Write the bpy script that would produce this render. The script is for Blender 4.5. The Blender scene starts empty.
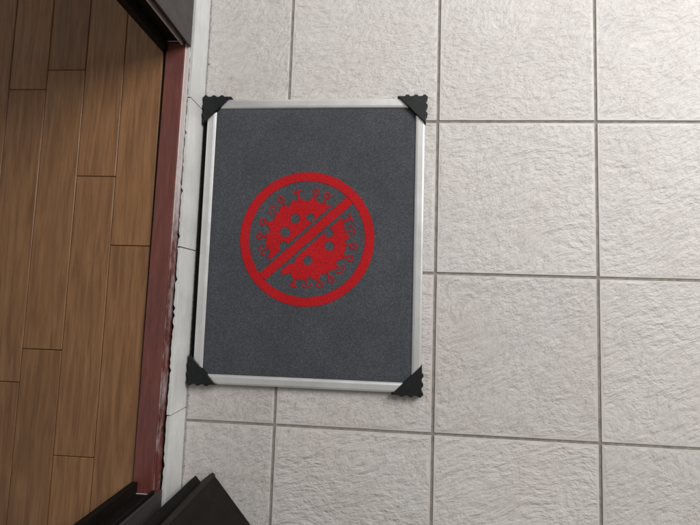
import bpy, bmesh, math, random
from mathutils import Vector, Matrix

random.seed(7)
scene = bpy.context.scene
C = scene.collection

# ------------------------------------------------------------------ camera
cam_d = bpy.data.cameras.new('camera')
cam = bpy.data.objects.new('camera', cam_d)
C.objects.link(cam)
cam_d.sensor_width = 36.0
cam_d.lens = 36.0 * 432.56 / 700.0
cam_d.clip_start = 0.02
cam_d.clip_end = 100
rv = Vector((0.0813805, 0.0759372, 0.0295457))
cam.matrix_world = Matrix.Translation((-0.109634, -0.056168, 0.922295)) @ Matrix.Rotation(rv.length, 4, rv.normalized())
scene.camera = cam

# ------------------------------------------------------------------ world and lamps
world = bpy.data.worlds.new('World')
scene.world = world
world.use_nodes = True
bg = world.node_tree.nodes['Background']
bg.inputs['Color'].default_value = (1.0, 0.95, 0.89, 1)
bg.inputs['Strength'].default_value = 0.335


def area_lamp(name, loc, target, size, size_y, power, col):
    d = bpy.data.lights.new(name, 'AREA')
    d.shape = 'RECTANGLE'
    d.size, d.size_y = size, size_y
    d.energy = power
    d.color = col
    o = bpy.data.objects.new(name, d)
    C.objects.link(o)
    o.location = loc
    o.rotation_euler = (Vector(target) - Vector(loc)).to_track_quat('-Z', 'Y').to_euler()
    return o


# soft daylight that falls onto the landing from its open upper right side
area_lamp('landing_daylight', (1.50, 1.52, 1.72), (0.15, 0.2, 0.0), 1.3, 1.3, 85, (0.985, 0.99, 1.0))

scene.view_settings.view_transform = 'Standard'
scene.view_settings.look = 'None'
scene.view_settings.exposure = 0.0
scene.view_settings.gamma = 1.0
scene.view_settings.use_curve_mapping = False


# ------------------------------------------------------------------ node helpers
class NT:
    def __init__(self, name):
        self.m = bpy.data.materials.new(name)
        self.m.use_nodes = True
        self.t = self.m.node_tree
        self.b = self.t.nodes['Principled BSDF']

    def n(self, typ, **kw):
        nd = self.t.nodes.new(typ)
        for k, v in kw.items():
            setattr(nd, k, v)
        return nd

    def link(self, a, b):
        self.t.links.new(a, b)

    def set(self, sock, v):
        if hasattr(v, 'is_output'):
            self.link(v, sock)
        else:
            sock.default_value = v

    def math(self, op, a, b=0.0, c=None, clamp=False):
        nd = self.n('ShaderNodeMath', operation=op, use_clamp=clamp)
        self.set(nd.inputs[0], a)
        self.set(nd.inputs[1], b)
        if c is not None:
            self.set(nd.inputs[2], c)
        return nd.outputs[0]

    def vmath(self, op, a, b=None, scale=None):
        nd = self.n('ShaderNodeVectorMath', operation=op)
        self.set(nd.inputs[0], a)
        if b is not None:
            self.set(nd.inputs[1], b)
        if scale is not None:
            self.set(nd.inputs['Scale'], scale)
        return nd.outputs[0]

    def noise(self, vec, scale, detail=3.0, rough=0.5, dist=0.0, out='Fac'):
        nd = self.n('ShaderNodeTexNoise')
        self.link(vec, nd.inputs['Vector'])
        nd.inputs['Scale'].default_value = scale
        nd.inputs['Detail'].default_value = detail
        nd.inputs['Roughness'].default_value = rough
        nd.inputs['Distortion'].default_value = dist
        return nd.outputs[out]

    def obj(self):
        return self.n('ShaderNodeTexCoord').outputs['Object']

    def ramp(self, fac, stops):
        nd = self.n('ShaderNodeValToRGB')
        el = nd.color_ramp.elements
        while len(el) < len(stops):
            el.new(0.5)
        for e, (p, c) in zip(el, stops):
            e.position = p
            e.color = (*c, 1) if len(c) == 3 else c
        self.link(fac, nd.inputs['Fac'])
        return nd.outputs['Color']

    def mix(self, fac, a, b, blend='MIX'):
        nd = self.n('ShaderNodeMix', data_type='RGBA', blend_type=blend)
        self.set(nd.inputs[0], fac)
        self.set(nd.inputs[6], a if hasattr(a, 'is_output') else (*a, 1))
        self.set(nd.inputs[7], b if hasattr(b, 'is_output') else (*b, 1))
        return nd.outputs[2]

    def maprange(self, v, a, b, c=0.0, d=1.0):
        nd = self.n('ShaderNodeMapRange')
        self.link(v, nd.inputs['Value'])
        for k, x in zip(('From Min', 'From Max', 'To Min', 'To Max'), (a, b, c, d)):
            nd.inputs[k].default_value = x
        return nd.outputs[0]

    def bump(self, h, strength, dist, prev=None):
        nd = self.n('ShaderNodeBump')
        self.set(nd.inputs['Strength'], strength)
        nd.inputs['Distance'].default_value = dist
        self.link(h, nd.inputs['Height'])
        if prev:
            self.link(prev, nd.inputs['Normal'])
        self.link(nd.outputs[0], self.b.inputs['Normal'])
        return nd.outputs[0]

    def rand_vec(self, k=37.0):
        r = self.n('ShaderNodeObjectInfo').outputs['Random']
        cx = self.n('ShaderNodeCombineXYZ')
        self.link(self.math('MULTIPLY', r, k), cx.inputs[0])
        self.link(self.math('MULTIPLY', r, k * 0.61), cx.inputs[1])
        self.link(self.math('MULTIPLY', r, k * 1.7), cx.inputs[2])
        return cx.outputs[0], r


# ------------------------------------------------------------------ materials
def mat_tile():
    t = NT('riven_floor_tile')
    obj = t.obj()
    rv_, r = t.rand_vec(41.0)
    co = t.vmath('ADD', obj, rv_)
    warp = t.noise(co, 4.5, 2, 0.5, out='Color')
    warp = t.vmath('SCALE', t.vmath('SUBTRACT', warp, (0.5, 0.5, 0.5)), scale=0.10)
    cw = t.vmath('ADD', co, warp)
    vr = t.n('ShaderNodeVectorRotate', rotation_type='Z_AXIS')
    t.link(cw, vr.inputs['Vector'])
    t.link(t.maprange(r, 0, 1, -0.75, -0.25), vr.inputs['Angle'])
    st = t.vmath('MULTIPLY', vr.outputs[0], (1.0, 1.75, 1.0))
    n1 = t.noise(st, 56, 4, 0.58, 0.15)
    n2 = t.noise(st, 170, 4, 0.6, 0.1)
    n3 = t.noise(co, 14, 3, 0.5)
    n4 = t.noise(t.vmath('MULTIPLY', st, (0.75, 1.35, 1.0)), 26, 3, 0.55, 0.3)
    ridge = t.math('ABSOLUTE', t.math('SUBTRACT', n1, 0.5))
    h = t.math('ADD', t.math('MULTIPLY', n1, 0.75), t.math('MULTIPLY', n2, 0.22))
    h = t.math('ADD', h, t.math('MULTIPLY', n3, 0.35))
    h = t.math('SUBTRACT', h, t.math('MULTIPLY', ridge, 0.12))
    h = t.math('ADD', h, t.math('MULTIPLY', n4, 0.75))
    h = t.math('SUBTRACT', h, 0.98)
    # pressed relief dies out towards the tile's edge
    gen = t.n('ShaderNodeTexCoord').outputs['Generated']
    sp = t.n('ShaderNodeSeparateXYZ')
    t.link(gen, sp.inputs[0])
    def edge(s):
        return t.math('MINIMUM', s, t.math('SUBTRACT', 1.0, s))
    e = t.math('MINIMUM', edge(sp.outputs[0]), edge(sp.outputs[1]))
    ef = t.maprange(e, 0.008, 0.022)
    base = t.ramp(n1, [(0.28, (0.500, 0.470, 0.440)), (0.5, (0.550, 0.522, 0.492)), (0.75, (0.575, 0.548, 0.518))])
    big = t.noise(co, 7, 3, 0.55)
    base = t.mix(t.maprange(big, 0.4, 0.72, 0, 0.45), base, (0.535, 0.460, 0.430))
    big2 = t.noise(co, 5.2, 4, 0.6)
    base = t.mix(t.maprange(big2, 0.5, 0.75, 0, 0.35), base, (0.50, 0.505, 0.49))
    sp1 = t.noise(co, 240, 2, 0.5)
    base = t.mix(t.maprange(sp1, 0.66, 0.78, 0, 0.35), base, (0.27, 0.25, 0.235))
    tone = t.n('ShaderNodeHueSaturation')
    t.link(base, tone.inputs['Color'])
    t.link(t.maprange(r, 0, 1, 0.93, 1.06), tone.inputs['Value'])
    # grimy rim by the joint
    sn = t.noise(t.vmath('ADD', co, (3.1, 7.7, 0)), 3.4, 6, 0.68, 0.4)
    stain = t.maprange(sn, 0.55, 0.72, 0, 0.30)
    rim = t.math('MULTIPLY', t.maprange(e, 0.0, 0.010, 1, 0), t.maprange(t.noise(co, 30, 4, 0.6), 0.42, 0.7))
    col = t.mix(stain, tone.outputs[0], (0.40, 0.355, 0.32))
    col = t.mix(t.math('MULTIPLY', rim, 0.6), col, (0.30, 0.27, 0.24))
    t.link(col, t.b.inputs['Base Color'])
    t.link(t.maprange(n2, 0.3, 0.7, 0.42, 0.62), t.b.inputs['Roughness'])
    t.b.inputs['Specular IOR Level'].default_value = 0.4
    t.bump(t.math('MULTIPLY', h, ef), 0.9, 0.0056)
    return t.m


def mat_grout():
    t = NT('cement_grout')
    o = t.obj()
    n = t.noise(o, 60, 5, 0.65)
    t.link(t.ramp(n, [(0.3, (0.165, 0.145, 0.122)), (0.7, (0.30, 0.275, 0.24))]), t.b.inputs['Base Color'])
    t.b.inputs['Roughness'].default_value = 0.95
    t.bump(t.noise(o, 500, 4, 0.6), 0.5, 0.001)
    return t.m


def mat_riser():
    t = NT('glazed_white_tile')
    o = t.obj()
    rv_, r = t.rand_vec(13)
    co = t.vmath('ADD', o, rv_)
    n = t.noise(co, 9, 5, 0.6)
    c = t.ramp(n, [(0.3, (0.50, 0.495, 0.47)), (0.7, (0.63, 0.635, 0.62))])
    st = t.vmath('MULTIPLY', co, (1, 0.8, 6))
    d = t.noise(st, 14, 6, 0.7)
    c = t.mix(t.maprange(d, 0.50, 0.76, 0, 0.45), c, (0.36, 0.335, 0.295))
    # dirt washed up to the foot of the riser
    sp = t.n('ShaderNodeSeparateXYZ')
    t.link(o, sp.inputs[0])
    foot = t.math('MULTIPLY', t.maprange(sp.outputs[2], 0.0, 0.010, 1, 0), t.maprange(t.noise(co, 45, 4, 0.7), 0.35, 0.65))
    c = t.mix(t.math('MULTIPLY', foot, 0.6), c, (0.28, 0.25, 0.22))
    t.link(c, t.b.inputs['Base Color'])
    t.b.inputs['Roughness'].default_value = 0.4
    t.bump(t.noise(co, 90, 3, 0.5), 0.12, 0.002)
    return t.m


def mat_mortar():
    t = NT('crumbled_dark_mortar')
    o = t.obj()
    n = t.noise(o, 70, 5, 0.7)
    t.link(t.ramp(n, [(0.35, (0.022, 0.018, 0.016)), (0.62, (0.06, 0.05, 0.042)), (0.8, (0.25, 0.22, 0.2))]), t.b.inputs['Base Color'])
    t.b.inputs['Roughness'].default_value = 1
    t.bump(t.noise(o, 260, 5, 0.7), 1.0, 0.004)
    return t.m


def mat_red(worn):
    t = NT('worn_red_paint' if worn else 'red_brown_paint')
    o = t.obj()
    st = t.vmath('MULTIPLY', o, (9, 1, 1))
    n = t.noise(st, 14, 5, 0.62)
    c = t.ramp(n, [(0.28, (0.092, 0.028, 0.023)), (0.52, (0.145, 0.040, 0.032)), (0.78, (0.155, 0.060, 0.048))])
    sc = t.noise(t.vmath('MULTIPLY', o, (40, 1.2, 1)), 9, 4, 0.7)
    c = t.mix(t.maprange(sc, 0.6, 0.8, 0, 0.4), c, (0.20, 0.115, 0.105))
    gr = t.noise(o, 6, 6, 0.7)
    c = t.mix(t.maprange(gr, 0.45, 0.68, 0, 0.55), c, (0.070, 0.034, 0.030))
    if worn:
        w = t.noise(t.vmath('MULTIPLY', o, (5, 1, 3)), 11, 6, 0.7)
        sp = t.n('ShaderNodeSeparateXYZ')
        t.link(o, sp.inputs[0])
        bias = t.maprange(sp.outputs[1], -0.05, 0.30, -0.06, 0.34)
        w = t.math('ADD', w, bias)
        c = t.mix(t.maprange(w, 0.46, 0.76, 0, 0.92), c, (0.58, 0.52, 0.50))
    t.link(c, t.b.inputs['Base Color'])
    t.b.inputs['Roughness'].default_value = 0.42
    t.bump(t.noise(st, 60, 4, 0.6), 0.25, 0.001)
    return t.m


def mat_wood():
    t = NT('orange_brown_wood')
    o = t.obj()
    rv_, r = t.rand_vec(17)
    co = t.vmath('ADD', o, rv_)
    g = t.vmath('MULTIPLY', co, (16, 1.0, 1.0))
    n = t.noise(g, 7, 6, 0.6, 0.6)
    f = t.noise(t.vmath('MULTIPLY', co, (60, 2.0, 1)), 9, 4, 0.6)
    c = t.ramp(n, [(0.3, (0.14, 0.062, 0.024)), (0.55, (0.225, 0.108, 0.043)), (0.78, (0.285, 0.15, 0.066))])
    c = t.mix(t.maprange(f, 0.55, 0.75, 0, 0.5), c, (0.11, 0.045, 0.018))
    tone = t.n('ShaderNodeHueSaturation')
    t.link(c, tone.inputs['Color'])
    t.link(t.maprange(r, 0, 1, 0.78, 1.1), tone.inputs['Value'])
    t.link(tone.outputs[0], t.b.inputs['Base Color'])
    wear = t.noise(o, 5, 6, 0.7)
    t.link(t.maprange(wear, 0.3, 0.7, 0.34, 0.66), t.b.inputs['Roughness'])
    t.bump(f, 0.3, 0.001)
    return t.m


def mat_dark(name, a, b, rough, spec=0.5):
    t = NT(name)
    t.b.inputs['Specular IOR Level'].default_value = spec
    o = t.obj()
    n = t.noise(t.vmath('MULTIPLY', o, (6, 6, 1)), 9, 5, 0.6)
    t.link(t.ramp(n, [(0.3, a), (0.7, b)]), t.b.inputs['Base Color'])
    t.link(t.maprange(t.noise(o, 25, 4, 0.6), 0.3, 0.7, rough - 0.07, rough + 0.1), t.b.inputs['Roughness'])
    t.bump(t.noise(t.vmath('MULTIPLY', o, (8, 8, 1)), 60, 4, 0.6), 0.18, 0.001)
    return t.m


def mat_alu():
    t = NT('brushed_aluminium')
    o = t.obj()
    n = t.noise(o, 40, 4, 0.6)
    t.link(t.ramp(n, [(0.3, (0.72, 0.725, 0.72)), (0.7, (0.78, 0.785, 0.78))]), t.b.inputs['Base Color'])
    t.b.inputs['Metallic'].default_value = 0.78
    t.link(t.maprange(t.noise(o, 18, 4, 0.7), 0.3, 0.7, 0.36, 0.46), t.b.inputs['Roughness'])
    t.bump(t.noise(t.vmath('MULTIPLY', o, (1, 30, 1)), 60, 3, 0.5), 0.06, 0.0006)
    return t.m


def mat_fibre(name, stops, fuzz):
    t = NT(name)
    o = t.obj()
    loops = t.n('ShaderNodeTexVoronoi')
    t.link(o, loops.inputs['Vector'])
    loops.inputs['Scale'].default_value = 420
    ld = loops.outputs['Distance']
    fine = t.noise(o, 400, 5, 0.85)
    wide = t.noise(o, 9, 4, 0.6)
    flake = t.noise(o, 900, 2, 0.6)
    f = t.math('ADD', t.math('MULTIPLY', fine, 0.62), t.math('MULTIPLY', wide, 0.09))
    f = t.math('ADD', f, t.math('MULTIPLY', flake, 0.29))
    c = t.ramp(f, stops)
    t.link(c, t.b.inputs['Base Color'])
    t.b.inputs['Roughness'].default_value = 0.95
    t.b.inputs['Specular IOR Level'].default_value = 0.15
    t.b.inputs['Sheen Weight'].default_value = fuzz
    t.b.inputs['Sheen Roughness'].default_value = 0.5
    h = t.math('ADD', t.math('MULTIPLY', ld, -0.25), flake)
    t.bump(h, 0.6, 0.0016)
    return t.m


def mat_plastic(name, col, rough, spec=0.5):
    t = NT(name)
    t.b.inputs['Specular IOR Level'].default_value = spec
    o = t.obj()
    n = t.noise(o, 60, 4, 0.6)
    t.link(t.ramp(n, [(0.3, tuple(x * 0.8 for x in col)), (0.7, tuple(x * 1.25 for x in col))]), t.b.inputs['Base Color'])
    t.b.inputs['Roughness'].default_value = rough
    t.bump(t.noise(o, 600, 3, 0.6), 0.25, 0.0006)
    return t.m


def mat_plaster():
    t = NT('pale_plaster')
    o = t.obj()
    n = t.noise(o, 6, 5, 0.6)
    t.link(t.ramp(n, [(0.3, (0.55, 0.53, 0.5)), (0.7, (0.62, 0.6, 0.57))]), t.b.inputs['Base Color'])
    t.b.inputs['Roughness'].default_value = 0.9
    t.bump(t.noise(o, 120, 4, 0.6), 0.3, 0.002)
    return t.m


M = dict(
    tile=mat_tile(), grout=mat_grout(), riser=mat_riser(), mortar=mat_mortar(),
    red=mat_red(False), redworn=mat_red(True), wood=mat_wood(),
    jamb=mat_dark('dark_brown_jamb_paint', (0.038, 0.032, 0.030), (0.053, 0.045, 0.043), 0.45, 0.3),
    door=mat_dark('dark_brown_door_paint', (0.0052, 0.0040, 0.0031), (0.0085, 0.0064, 0.0050), 0.55, 0.15),
    lit_chamfer=mat_dark('brown_chamfer_light', (0.010, 0.0072, 0.0058), (0.016, 0.012, 0.0095), 0.5, 0.25),  # lighter door brown, stands for light caught on the chamfer
    gasket=mat_plastic('black_gasket_rubber', (0.008, 0.007, 0.007), 0.6, 0.2),
    strip=mat_plastic('pale_weather_strip', (0.42, 0.36, 0.33), 0.5),
    alu=mat_alu(),
    carpet=mat_fibre('slate_grey_fibre', [(0.32, (0.020, 0.021, 0.025)), (0.5, (0.057, 0.060, 0.069)), (0.60, (0.120, 0.124, 0.136))], 0.10),
    red_print=mat_fibre('red_printed_fibre', [(0.36, (0.20, 0.006, 0.009)), (0.5, (0.45, 0.010, 0.014)), (0.62, (0.62, 0.026, 0.028))], 0.0),
    guard=mat_plastic('black_moulded_plastic', (0.0085, 0.0095, 0.0105), 0.5, 0.3),
    base_gap_shade=mat_plastic('black_base_gap_shade', (0.005, 0.005, 0.005), 0.85, 0.15),  # mat base, its black also stands for shade in the left gap
    steel=mat_plastic('dull_hinge_steel', (0.3, 0.29, 0.28), 0.4),
    plaster=mat_plaster(),
)


# ------------------------------------------------------------------ mesh helpers
def mesh_obj(name, verts, faces, mat, parent=None, loc=(0, 0, 0), rotz=0.0, smooth=False):
    me = bpy.data.meshes.new(name)
    me.from_pydata(verts, [], faces)
    me.update()
    if smooth:
        for p in me.polygons:
            p.use_smooth = True
    return link_mesh(name, me, mat, parent, loc, rotz)


def link_mesh(name, me, mat, parent=None, loc=(0, 0, 0), rotz=0.0):
    o = bpy.data.objects.new(name, me)
    C.objects.link(o)
    if mat and not me.materials:
        me.materials.append(M[mat])
    o.location = loc
    o.rotation_euler = (0, 0, rotz)
    if parent:
        o.parent = parent
    return o


def box_mesh(name, x0, x1, y0, y1, z0, z1, bevel=0.0, seg=2):
    bm = bmesh.new()
    bmesh.ops.create_cube(bm, size=1.0)
    for v in bm.verts:
        v.co = Vector(((x0 + x1) / 2 + v.co.x * (x1 - x0), (y0 + y1) / 2 + v.co.y * (y1 - y0), (z0 + z1) / 2 + v.co.z * (z1 - z0)))
    if bevel:
        bmesh.ops.bevel(bm, geom=bm.edges[:], offset=bevel, segments=seg, profile=0.6, affect='EDGES')
    me = bpy.data.meshes.new(name)
    bm.to_mesh(me)
    bm.free()
    return me


def box(name, x0, x1, y0, y1, z0, z1, mat, parent=None, bevel=0.0, loc=(0, 0, 0), rotz=0.0, seg=2):
    return link_mesh(name, box_mesh(name, x0, x1, y0, y1, z0, z1, bevel, seg), mat, parent, loc, rotz)


def prism(name, outline, z0, z1, mat, parent=None, bevel=0.0, loc=(0, 0, 0), rotz=0.0, axis_top_only=True):
    bm = bmesh.new()
    bot = [bm.verts.new((x, y, z0)) for x, y in outline]
    f = bm.faces.new(bot)
    bm.normal_update()
    r = bmesh.ops.extrude_face_region(bm, geom=[f])
    top = [v for v in r['geom'] if isinstance(v, bmesh.types.BMVert)]
    for v in top:
        v.co.z = z1
    bmesh.ops.recalc_face_normals(bm, faces=bm.faces[:])
    if bevel:
        es = [e for e in bm.edges if all(abs(v.co.z - z1) < 1e-6 for v in e.verts)] if axis_top_only else bm.edges[:]
        bmesh.ops.bevel(bm, geom=es, offset=bevel, segments=2, profile=0.6, affect='EDGES')
    me = bpy.data.meshes.new(name)
    bm.to_mesh(me)
    bm.free()
    return link_mesh(name, me, mat, parent, loc, rotz)


def thing(name, label, cat, loc=(0, 0, 0), rotz=0.0):
    o = bpy.data.objects.new(name, None)
    C.objects.link(o)
    o.location = loc
    o.rotation_euler = (0, 0, rotz)
    o.empty_display_size = 0.05
    o['label'] = label
    o['category'] = cat
    return o


def structure(o, label, cat):
    o['kind'] = 'structure'
    o['label'] = label
    o['category'] = cat
    return o


# ------------------------------------------------------------------ tiled floor
S = 0.33
XR = -0.523          # face of the step riser
floor = mesh_obj('floor', [(-0.6, -1.2, -0.0017), (1.25, -1.2, -0.0017), (1.25, 1.25, -0.0017), (-0.6, 1.25, -0.0017)],
                 [(0, 1, 2, 3)], 'grout')
structure(floor, 'light grey riven stone-look floor tiles with dark grout joints', 'floor')
gap = 0.0028
full = box_mesh('tile', -S / 2 + gap, S / 2 - gap, -S / 2 + gap, S / 2 - gap, -0.010, 0.0, 0.0011, 2)
cutw = (-S) - XR
cut = box_mesh('tile_cut', -cutw / 2 + 0.0004, cutw / 2 - gap, -S / 2 + gap, S / 2 - gap, -0.010, 0.0, 0.0011, 2)
for me in (full, cut):
    me.materials.append(M['tile'])
for j in range(-4, 4):
    y = (j + 0.5) * S
    o = link_mesh('tile', cut, None, floor, (XR + cutw / 2, y, random.uniform(-0.0003, 0.0003)))
    for i in range(-1, 4):
        o = link_mesh('tile', full, None, floor, ((i + 0.5) * S, y, random.uniform(-0.0003, 0.0003)), random.uniform(-0.0015, 0.0015))

# ------------------------------------------------------------------ step with riser tiles
step = thing('door_step', 'low door step faced with pale glazed riser tiles along the mat', 'step', (XR, 0, 0))
HR = 0.0715
cuts = [-1.30, -0.975, -0.640, -0.302, 0.035, 0.352, 0.69, 1.02, 1.30]
for a, b in zip(cuts[:-1], cuts[1:]):
    # ragged back edge of each tile's top
    n = 46
    h = 0.0011
    fr, bk = [], []
    for k in range(n + 1):
        y = a + h + (b - a - 2 * h) * k / n
        fr.append((0.0, y))
        bk.append((-0.0072 + random.uniform(-0.0011, 0.0009) + (0.003 if random.random() < 0.06 else 0), y))
    prism('riser_tile', fr + bk[::-1], 0.0004, HR + random.uniform(-0.0006, 0.0006), 'riser', step, 0.0009)
# crumbled mortar bed between the riser and the sill
vs, fs = [], []
ny, nx = 420, 6
for k in range(ny + 1):
    y = -1.25 + 2.5 * k / ny
    for i in range(nx + 1):
        x = -0.0055 - 0.016 * i / nx
        z = 0.060 + random.uniform(-0.004, 0.003) + (0.008 if random.random() < 0.07 else 0)
        vs.append((x, y, z))
for k in range(ny):
    for i in range(nx):
        q = k * (nx + 1) + i
        fs.append((q, q + nx + 1, q + nx + 2, q + 1))
mesh_obj('mortar_bed', vs, fs, 'mortar', step)
vs, fs = [], []
for k in range(620):
    y = -0.75 + 1.6 * k / 619
    w = 0.0012 + 0.0018 * random.random() ** 2 + (0.006 * random.random() if random.random() < 0.03 else 0)
    vs += [(0.0001, y, 0.0022 + random.uniform(0, 0.001)), (w, y, 0.0003), (w * 0.5, y, 0.0016 + random.uniform(-0.0004, 0.0004))]
for k in range(619):
    q = 3 * k
    fs += [(q, q + 2, q + 5, q + 3), (q + 2, q + 1, q + 4, q + 5)]
mesh_obj('foot_caulk', vs, fs, 'grout', step)
box('step_core', -0.62, -0.009, -1.25, 1.25, 0.0, 0.056, 'mortar', step)

# ------------------------------------------------------------------ red sill
sill = thing('door_sill', 'worn red-brown painted door sill above the pale riser tiles', 'door sill', (-0.5505, 0.0, 0.056), math.radians(-0.45))
YL, YH = -0.452, 0.468
box('sill_plate', -0.0325, 0.0080, YL, YH, 0.0005, 0.0235, 'red', sill, 0.002)
box('sill_ridge', 0.0081, 0.0100, YL, YH, 0.004, 0.0222, 'redworn', sill, 0.0008)
# nosing with a chipped, uneven outer edge
out = []
n = 120
for k in range(n + 1):
    y = YL + (YH - YL) * k / n
    out.append((0.0163 + random.uniform(-0.0006, 0.0006) - (0.0020 if random.random() < 0.05 else 0), y))
prism('sill_nosing', [(0.0101, YL)] + out + [(0.0101, YH)], 0.006, 0.0185, 'redworn', sill, 0.0006)
box('sill_back_strip', -0.0362, -0.0327, YL, YH, 0.002, 0.018, 'door', sill, 0.0006)

# ------------------------------------------------------------------ wooden floor inside the door
wood = mesh_obj('wood_floor', [(-3.0, -1.6, 0.0565), (-0.588, -1.6, 0.0565), (-0.588, 1.6, 0.0565), (-3.0, 1.6, 0.0565)],
                [(0, 1, 2, 3)], 'mortar')
structure(wood, 'orange-brown wooden floorboards inside the doorway beyond the red sill', 'floor')
x = -0.5885
row = 0
while x > -2.2:
    w = 0.086
    y = -1.5 - random.uniform(0, 0.6)
    while y < 1.5:
        L = random.uniform(0.55, 0.95)
        me = box_mesh('floorboard', -w / 2 + 0.0006, w / 2 - 0.0006, -L / 2 + 0.0006, L / 2 - 0.0006, 0, 0.016, 0.0012, 1)
        o = link_mesh('floorboard', me, 'wood', wood, (x - w / 2, y + L / 2, 0.0567))
        y += L
    x -= w
    row += 1

# ------------------------------------------------------------------ door frame
frame = thing('door_frame', 'dark brown door frame standing on the step at the doorway', 'door frame', (-0.528, 0, 0))
ZB, ZT = 0.0735, 2.16


def jamb(sgn, yo, strip):
    """one post; yo is the face towards the opening, sgn points into the wall"""
    def bx(name, x0, x1, d0, d1, z0, z1, mat, bevel=0.0008):
        ya, yb = sorted((yo + sgn * d0, yo + sgn * d1))
        return box(name, x0, x1, ya, yb, z0, z1, mat, frame, bevel)
    bx('jamb', -0.0050, 0.0, 0.0, 0.205, ZB, ZT, 'jamb', 0.0012)
    bx('gasket', -0.0152, -0.0051, 0.0110, 0.205, ZB, ZT, 'gasket')
    bx('weather_strip', -0.0190, -0.0153, 0.0015, 0.205, ZB, ZT, strip, 0.0005)
    bx('jamb_reveal', -0.0478, -0.0193, 0.0075, 0.205, ZB + 0.0085, ZT, 'door', 0.001)
    bx('foot_trim', -0.0470, -0.0215, 0.0062, 0.0074, ZB + 0.009, ZB + 0.0115, 'strip', 0.0003)
    bx('door_stop', -0.0600, -0.0479, -0.013, 0.205, ZB, ZT, 'door', 0.001)


jamb(1, 0.4615, 'strip')
jamb(-1, -0.4415, 'gasket')
box('head_jamb', -0.0600, 0.0, -0.4415, 0.4615, 2.08, ZT, 'jamb', frame, 0.001)

# plain wall to both sides of the frame and over it
wall = thing('wall', 'pale plastered wall around the dark door frame', 'wall', (-0.528, 0, 0))
wall['kind'] = 'structure'
box('wall_panel', -0.10, -0.003, 0.667, 1.6, 0.0725, 2.6, 'plaster', wall)
box('wall_panel', -0.10, -0.003, -1.6, -0.647, 0.0725, 2.6, 'plaster', wall)
box('wall_panel', -0.10, -0.003, -0.6465, 0.6665, 2.161, 2.6, 'plaster', wall)

# ------------------------------------------------------------------ opened door leaf
wdir = Vector((0.66, -0.75)).normalized()
ndir = Vector((0.75, 0.66)).normalized()


def wn(w, n):
    p = wdir * w + ndir * n
    return (p.x, p.y)


leaf = thing('door_leaf', 'dark brown rebated door leaf swung open at the lower left corner', 'door', (-0.478, -0.450, 0.0))
# origin = notch of the rebate: w runs along the leaf, n towards the camera
prism('leaf_slab', [wn(0.0, -0.0002), wn(0.88, -0.0002), wn(0.88, 0.031), wn(0.010, 0.031), wn(0.0, 0.0275)], 0.010, 2.06, 'door', leaf)
prism('lit_chamfer_strip', [wn(0.0004, 0.0312), wn(0.0105, 0.0312), wn(0.0085, 0.0338), wn(0.0024, 0.0330)], 0.011, 2.058, 'lit_chamfer', leaf)  # added strip: light on the leaf's chamfer put in as a lighter colour
prism('rebate_lip', [wn(-0.0165, -0.017), wn(0.895, -0.017), wn(0.895, -0.0004), wn(-0.0165, -0.0004)], 0.010, 2.07, 'door', leaf)
for z in (0.32, 1.05, 1.80):
    a = wn(-0.018, -0.008)
    b = (-0.0505, 0.004)
    d = Vector((b[0] - a[0], b[1] - a[1]))
    p = Vector((-d.y, d.x)).normalized() * 0.0025
    prism('hinge', [(a[0] + p.x, a[1] + p.y), (b[0] + p.x, b[1] + p.y), (b[0] - p.x, b[1] - p.y), (a[0] - p.x, a[1] - p.y)], z, z + 0.09, 'steel', leaf)

# ------------------------------------------------------------------ the mat
MX, MY = -0.2685, 0.0638          # centre
mrot = math.radians(0.15)
mat = thing('doormat', 'dark grey entrance mat with aluminium frame and red crossed-out virus emblem', 'doormat', (MX, MY, 0.0), mrot)
W2, H2 = 0.2415, 0.3125            # outer half size of the metal frame
FW = 0.0205
ZF = 0.0125
prism('base', [(-0.2515, -H2 + 0.004), (W2 - 0.003, -H2 + 0.004), (W2 - 0.003, H2 - 0.004), (-0.2515, H2 - 0.004)], 0.0006, 0.0045, 'base_gap_shade', mat)  # mat base; left overhang added in black as shade of the gap by the riser


def rail(length):
    """mitred angle profile, along local x, outer edge at y=0, inner at y=FW"""
    prof = [(0.0, 0.0046), (0.0, 0.0095), (0.0016, 0.0122), (0.0045, ZF), (0.0150, ZF - 0.0006), (0.0188, 0.0108), (FW, 0.0086), (FW, 0.0046)]
    vs, fs = [], []
    for e in (-1, 1):
        for (d, z) in prof:
            vs.append((e * (length / 2 - d), d, z))
    k = len(prof)
    for i in range(k):
        j = (i + 1) % k
        fs.append((i, j, k + j, k + i))
    fs += [tuple(range(k))[::-1], tuple(range(k, 2 * k))]
    me = bpy.data.meshes.new('frame_rail')
    me.from_pydata(vs, [], fs)
    bm = bmesh.new()
    bm.from_mesh(me)
    bmesh.ops.recalc_face_normals(bm, faces=bm.faces[:])
    bm.to_mesh(me)
    bm.free()
    return me


link_mesh('frame_rail', rail(2 * W2), 'alu', mat, (0, -H2, 0))
link_mesh('frame_rail', rail(2 * W2), 'alu', mat, (0, H2, 0), math.pi)
link_mesh('frame_rail', rail(2 * H2), 'alu', mat, (W2, 0, 0), math.pi / 2)
link_mesh('frame_rail', rail(2 * H2), 'alu', mat, (-W2, 0, 0), -math.pi / 2)

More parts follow.
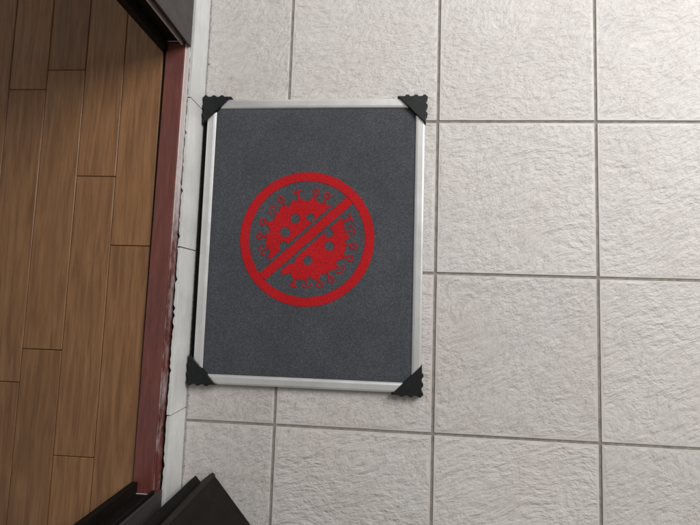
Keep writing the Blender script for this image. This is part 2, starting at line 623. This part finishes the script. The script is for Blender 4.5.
# carpet pad with a slightly uneven top
cx2, cy2 = W2 - FW - 0.0008, H2 - FW - 0.0008
ZC = 0.0090
vs, fs = [], []
gx, gy = 60, 80
for j in range(gy + 1):
    for i in range(gx + 1):
        edge = min(i, gx - i, j, gy - j)
        z = ZC + (random.uniform(-0.00012, 0.00012) if edge > 0 else -0.0012)
        vs.append((-cx2 + 2 * cx2 * i / gx, -cy2 + 2 * cy2 * j / gy, z))
for j in range(gy):
    for i in range(gx):
        q = j * (gx + 1) + i
        fs.append((q, q + 1, q + gx + 2, q + gx + 1))
carpet = mesh_obj('carpet', vs, fs, 'carpet', mat, smooth=True)

# emblem, printed on the pile in fine rows
EX, EY = -0.276 - MX, 0.0665 - MY
CELL = 0.0008
ang = math.radians(42.6)
ux, uy = math.cos(ang), math.sin(ang)


def soft(x, y, d, fuzz=0.0015):
    if random.random() < 0.018:          # pile the ink has missed
        return 1.0
    return d + random.uniform(-fuzz, fuzz)


RO, RI = 0.1455, 0.1260
BR = 0.0865
HOLES = [(-0.026, 0.043, 0.0105), (0.007, 0.046, 0.0090), (-0.047, 0.013, 0.0112), (-0.049, -0.017, 0.0100),
         (0.048, 0.013, 0.0098), (0.050, -0.015, 0.0105), (0.005, -0.047, 0.0100), (-0.031, -0.045, 0.0100)]


def in_ring(x, y):
    r = math.hypot(x, y)
    return soft(x, y, max(r - RO, RI - r)) < 0


def in_slash(x, y):
    d = abs(-uy * x + ux * y - 0.001)
    return soft(x, y, d - 0.0098) < 0 and math.hypot(x, y) < RI - 0.0002


def in_body(x, y, side):
    s = (-uy * x + ux * y - 0.001) * side
    if soft(x, y, 0.0172 - s) > 0:
        return False
    a = math.atan2(y, x)
    r = math.hypot(x, y + 0.001)
    lim = BR + 0.0030 * math.sin(a * 14 + 0.6) + 0.0026 * math.sin(a * 23)
    if soft(x, y, r - lim, 0.0022) > 0:
        return False
    for hx, hy, hr in HOLES:
        if math.hypot(x - hx, y - hy) - hr + random.uniform(-0.0016, 0.0016) < 0:
            return False
    return random.random() > 0.01


def runs(fn, x0, x1, y0, y1):
    vs, fs = [], []
    y = y0
    nx = int((x1 - x0) / CELL)
    while y < y1:
        start = None
        for i in range(nx + 1):
            inside = i < nx and fn(x0 + (i + 0.5) * CELL, y + CELL / 2)
            if inside and start is None:
                start = i
            if not inside and start is not None:
                q = len(vs)
                xa, xb = x0 + start * CELL, x0 + i * CELL
                vs += [(xa, y, 0), (xb, y, 0), (xb, y + CELL, 0), (xa, y + CELL, 0)]
                fs.append((q, q + 1, q + 2, q + 3))
                start = None
        y += CELL
    return vs, fs


def print_piece(name, fn, bx, dz=0.0):
    vs, fs = runs(fn, *bx)
    o = mesh_obj(name, vs, fs, 'red_print', carpet, (EX, EY, ZC + 0.0005 + dz))
    return o


B = (-0.150, 0.150, -0.150, 0.150)
print_piece('prohibition_ring', in_ring, B)
print_piece('prohibition_slash', in_slash, B)
B = (-0.095, 0.095, -0.095, 0.095)
print_piece('virus_body', lambda x, y: in_body(x, y, 1), B)
print_piece('virus_body', lambda x, y: in_body(x, y, -1), B)


def spike(deg, kind):
    a = math.radians(deg)
    c, s = math.cos(a), math.sin(a)

    def fn(x, y):
        r = x * c + y * s - BR
        t = -x * s + y * c
        keep = random.random() < (0.9 if kind == 'stem' else 0.66)
        if kind == 'stem':
            hit = (abs(t) < 0.0026 and -0.004 < r < 0.021) or (abs(t) < 0.0085 and 0.017 < r < 0.0212)
        elif kind == 'ring':
            rr = math.hypot(r - 0.0165, t)
            hit = (0.0036 < rr < 0.0080) or (abs(t) < 0.0022 and -0.004 < r < 0.010)
        else:
            rr = math.hypot(r - 0.008, t)
            hit = (abs(t) < 0.0020 and -0.004 < r < 0.013) or (0.0088 < rr < 0.0122 and r > 0.009)
        return keep and soft(x, y, 0 if hit else 1, 0.0) < 0.5

    px, py = c * (BR + 0.012), s * (BR + 0.012)
    print_piece('virus_spike', fn, (px - 0.022, px + 0.022, py - 0.022, py + 0.022), 0.0002)


for deg, kind in ((103, 'stem'), (80, 'ring'), (66, 'ring'), (125, 'ring'), (141, 'cap'), (160, 'ring'), (178, 'ring'), (196, 'cap'),
                  (26, 'stem'), (11, 'cap'), (-8, 'ring'), (-23, 'ring'), (-40, 'cap'), (-57, 'ring'), (-72, 'ring'), (-88, 'cap'), (-104, 'stem')):
    spike(deg, kind)


# scalloped black corner guards
def guard(sx, sy, ox=0.0095, oy=0.0015):
    leg = 0.0615
    # outer corner at (0,0), legs run along +x and +y, outer edges at x=0 / y=0 carry bumps
    pts = []
    n = 48
    bumps = [0.05, 0.36, 0.66]

    def bump(t):
        v = 0.0
        for b in bumps:
            d = abs(t - b) / 0.085
            if d < 1:
                v = max(v, math.sqrt(1 - d * d) * 0.0034)
        return v
    for k in range(n + 1):
        t = 1 - k / n
        pts.append((-bump(t) * (1 if t > 0.012 else 0.4), leg * t))
    for k in range(1, n + 1):
        t = k / n
        pts.append((leg * t, -bump(t) * (1 if t > 0.012 else 0.4)))
    X0, Y0 = sx * (W2 + ox), sy * (H2 + oy)
    outl = [(X0 - sx * x, Y0 - sy * y) for x, y in pts]
    g = prism('corner_guard', outl, 0.0006, 0.0165, 'guard', mat, 0.0012)
    return g


guard(-1, 1, 0.0080, 0.0045)
guard(1, 1, 0.0010, 0.0035)
guard(1, -1, 0.0010, 0.0035)
guard(-1, -1, 0.0080, 0.0005)
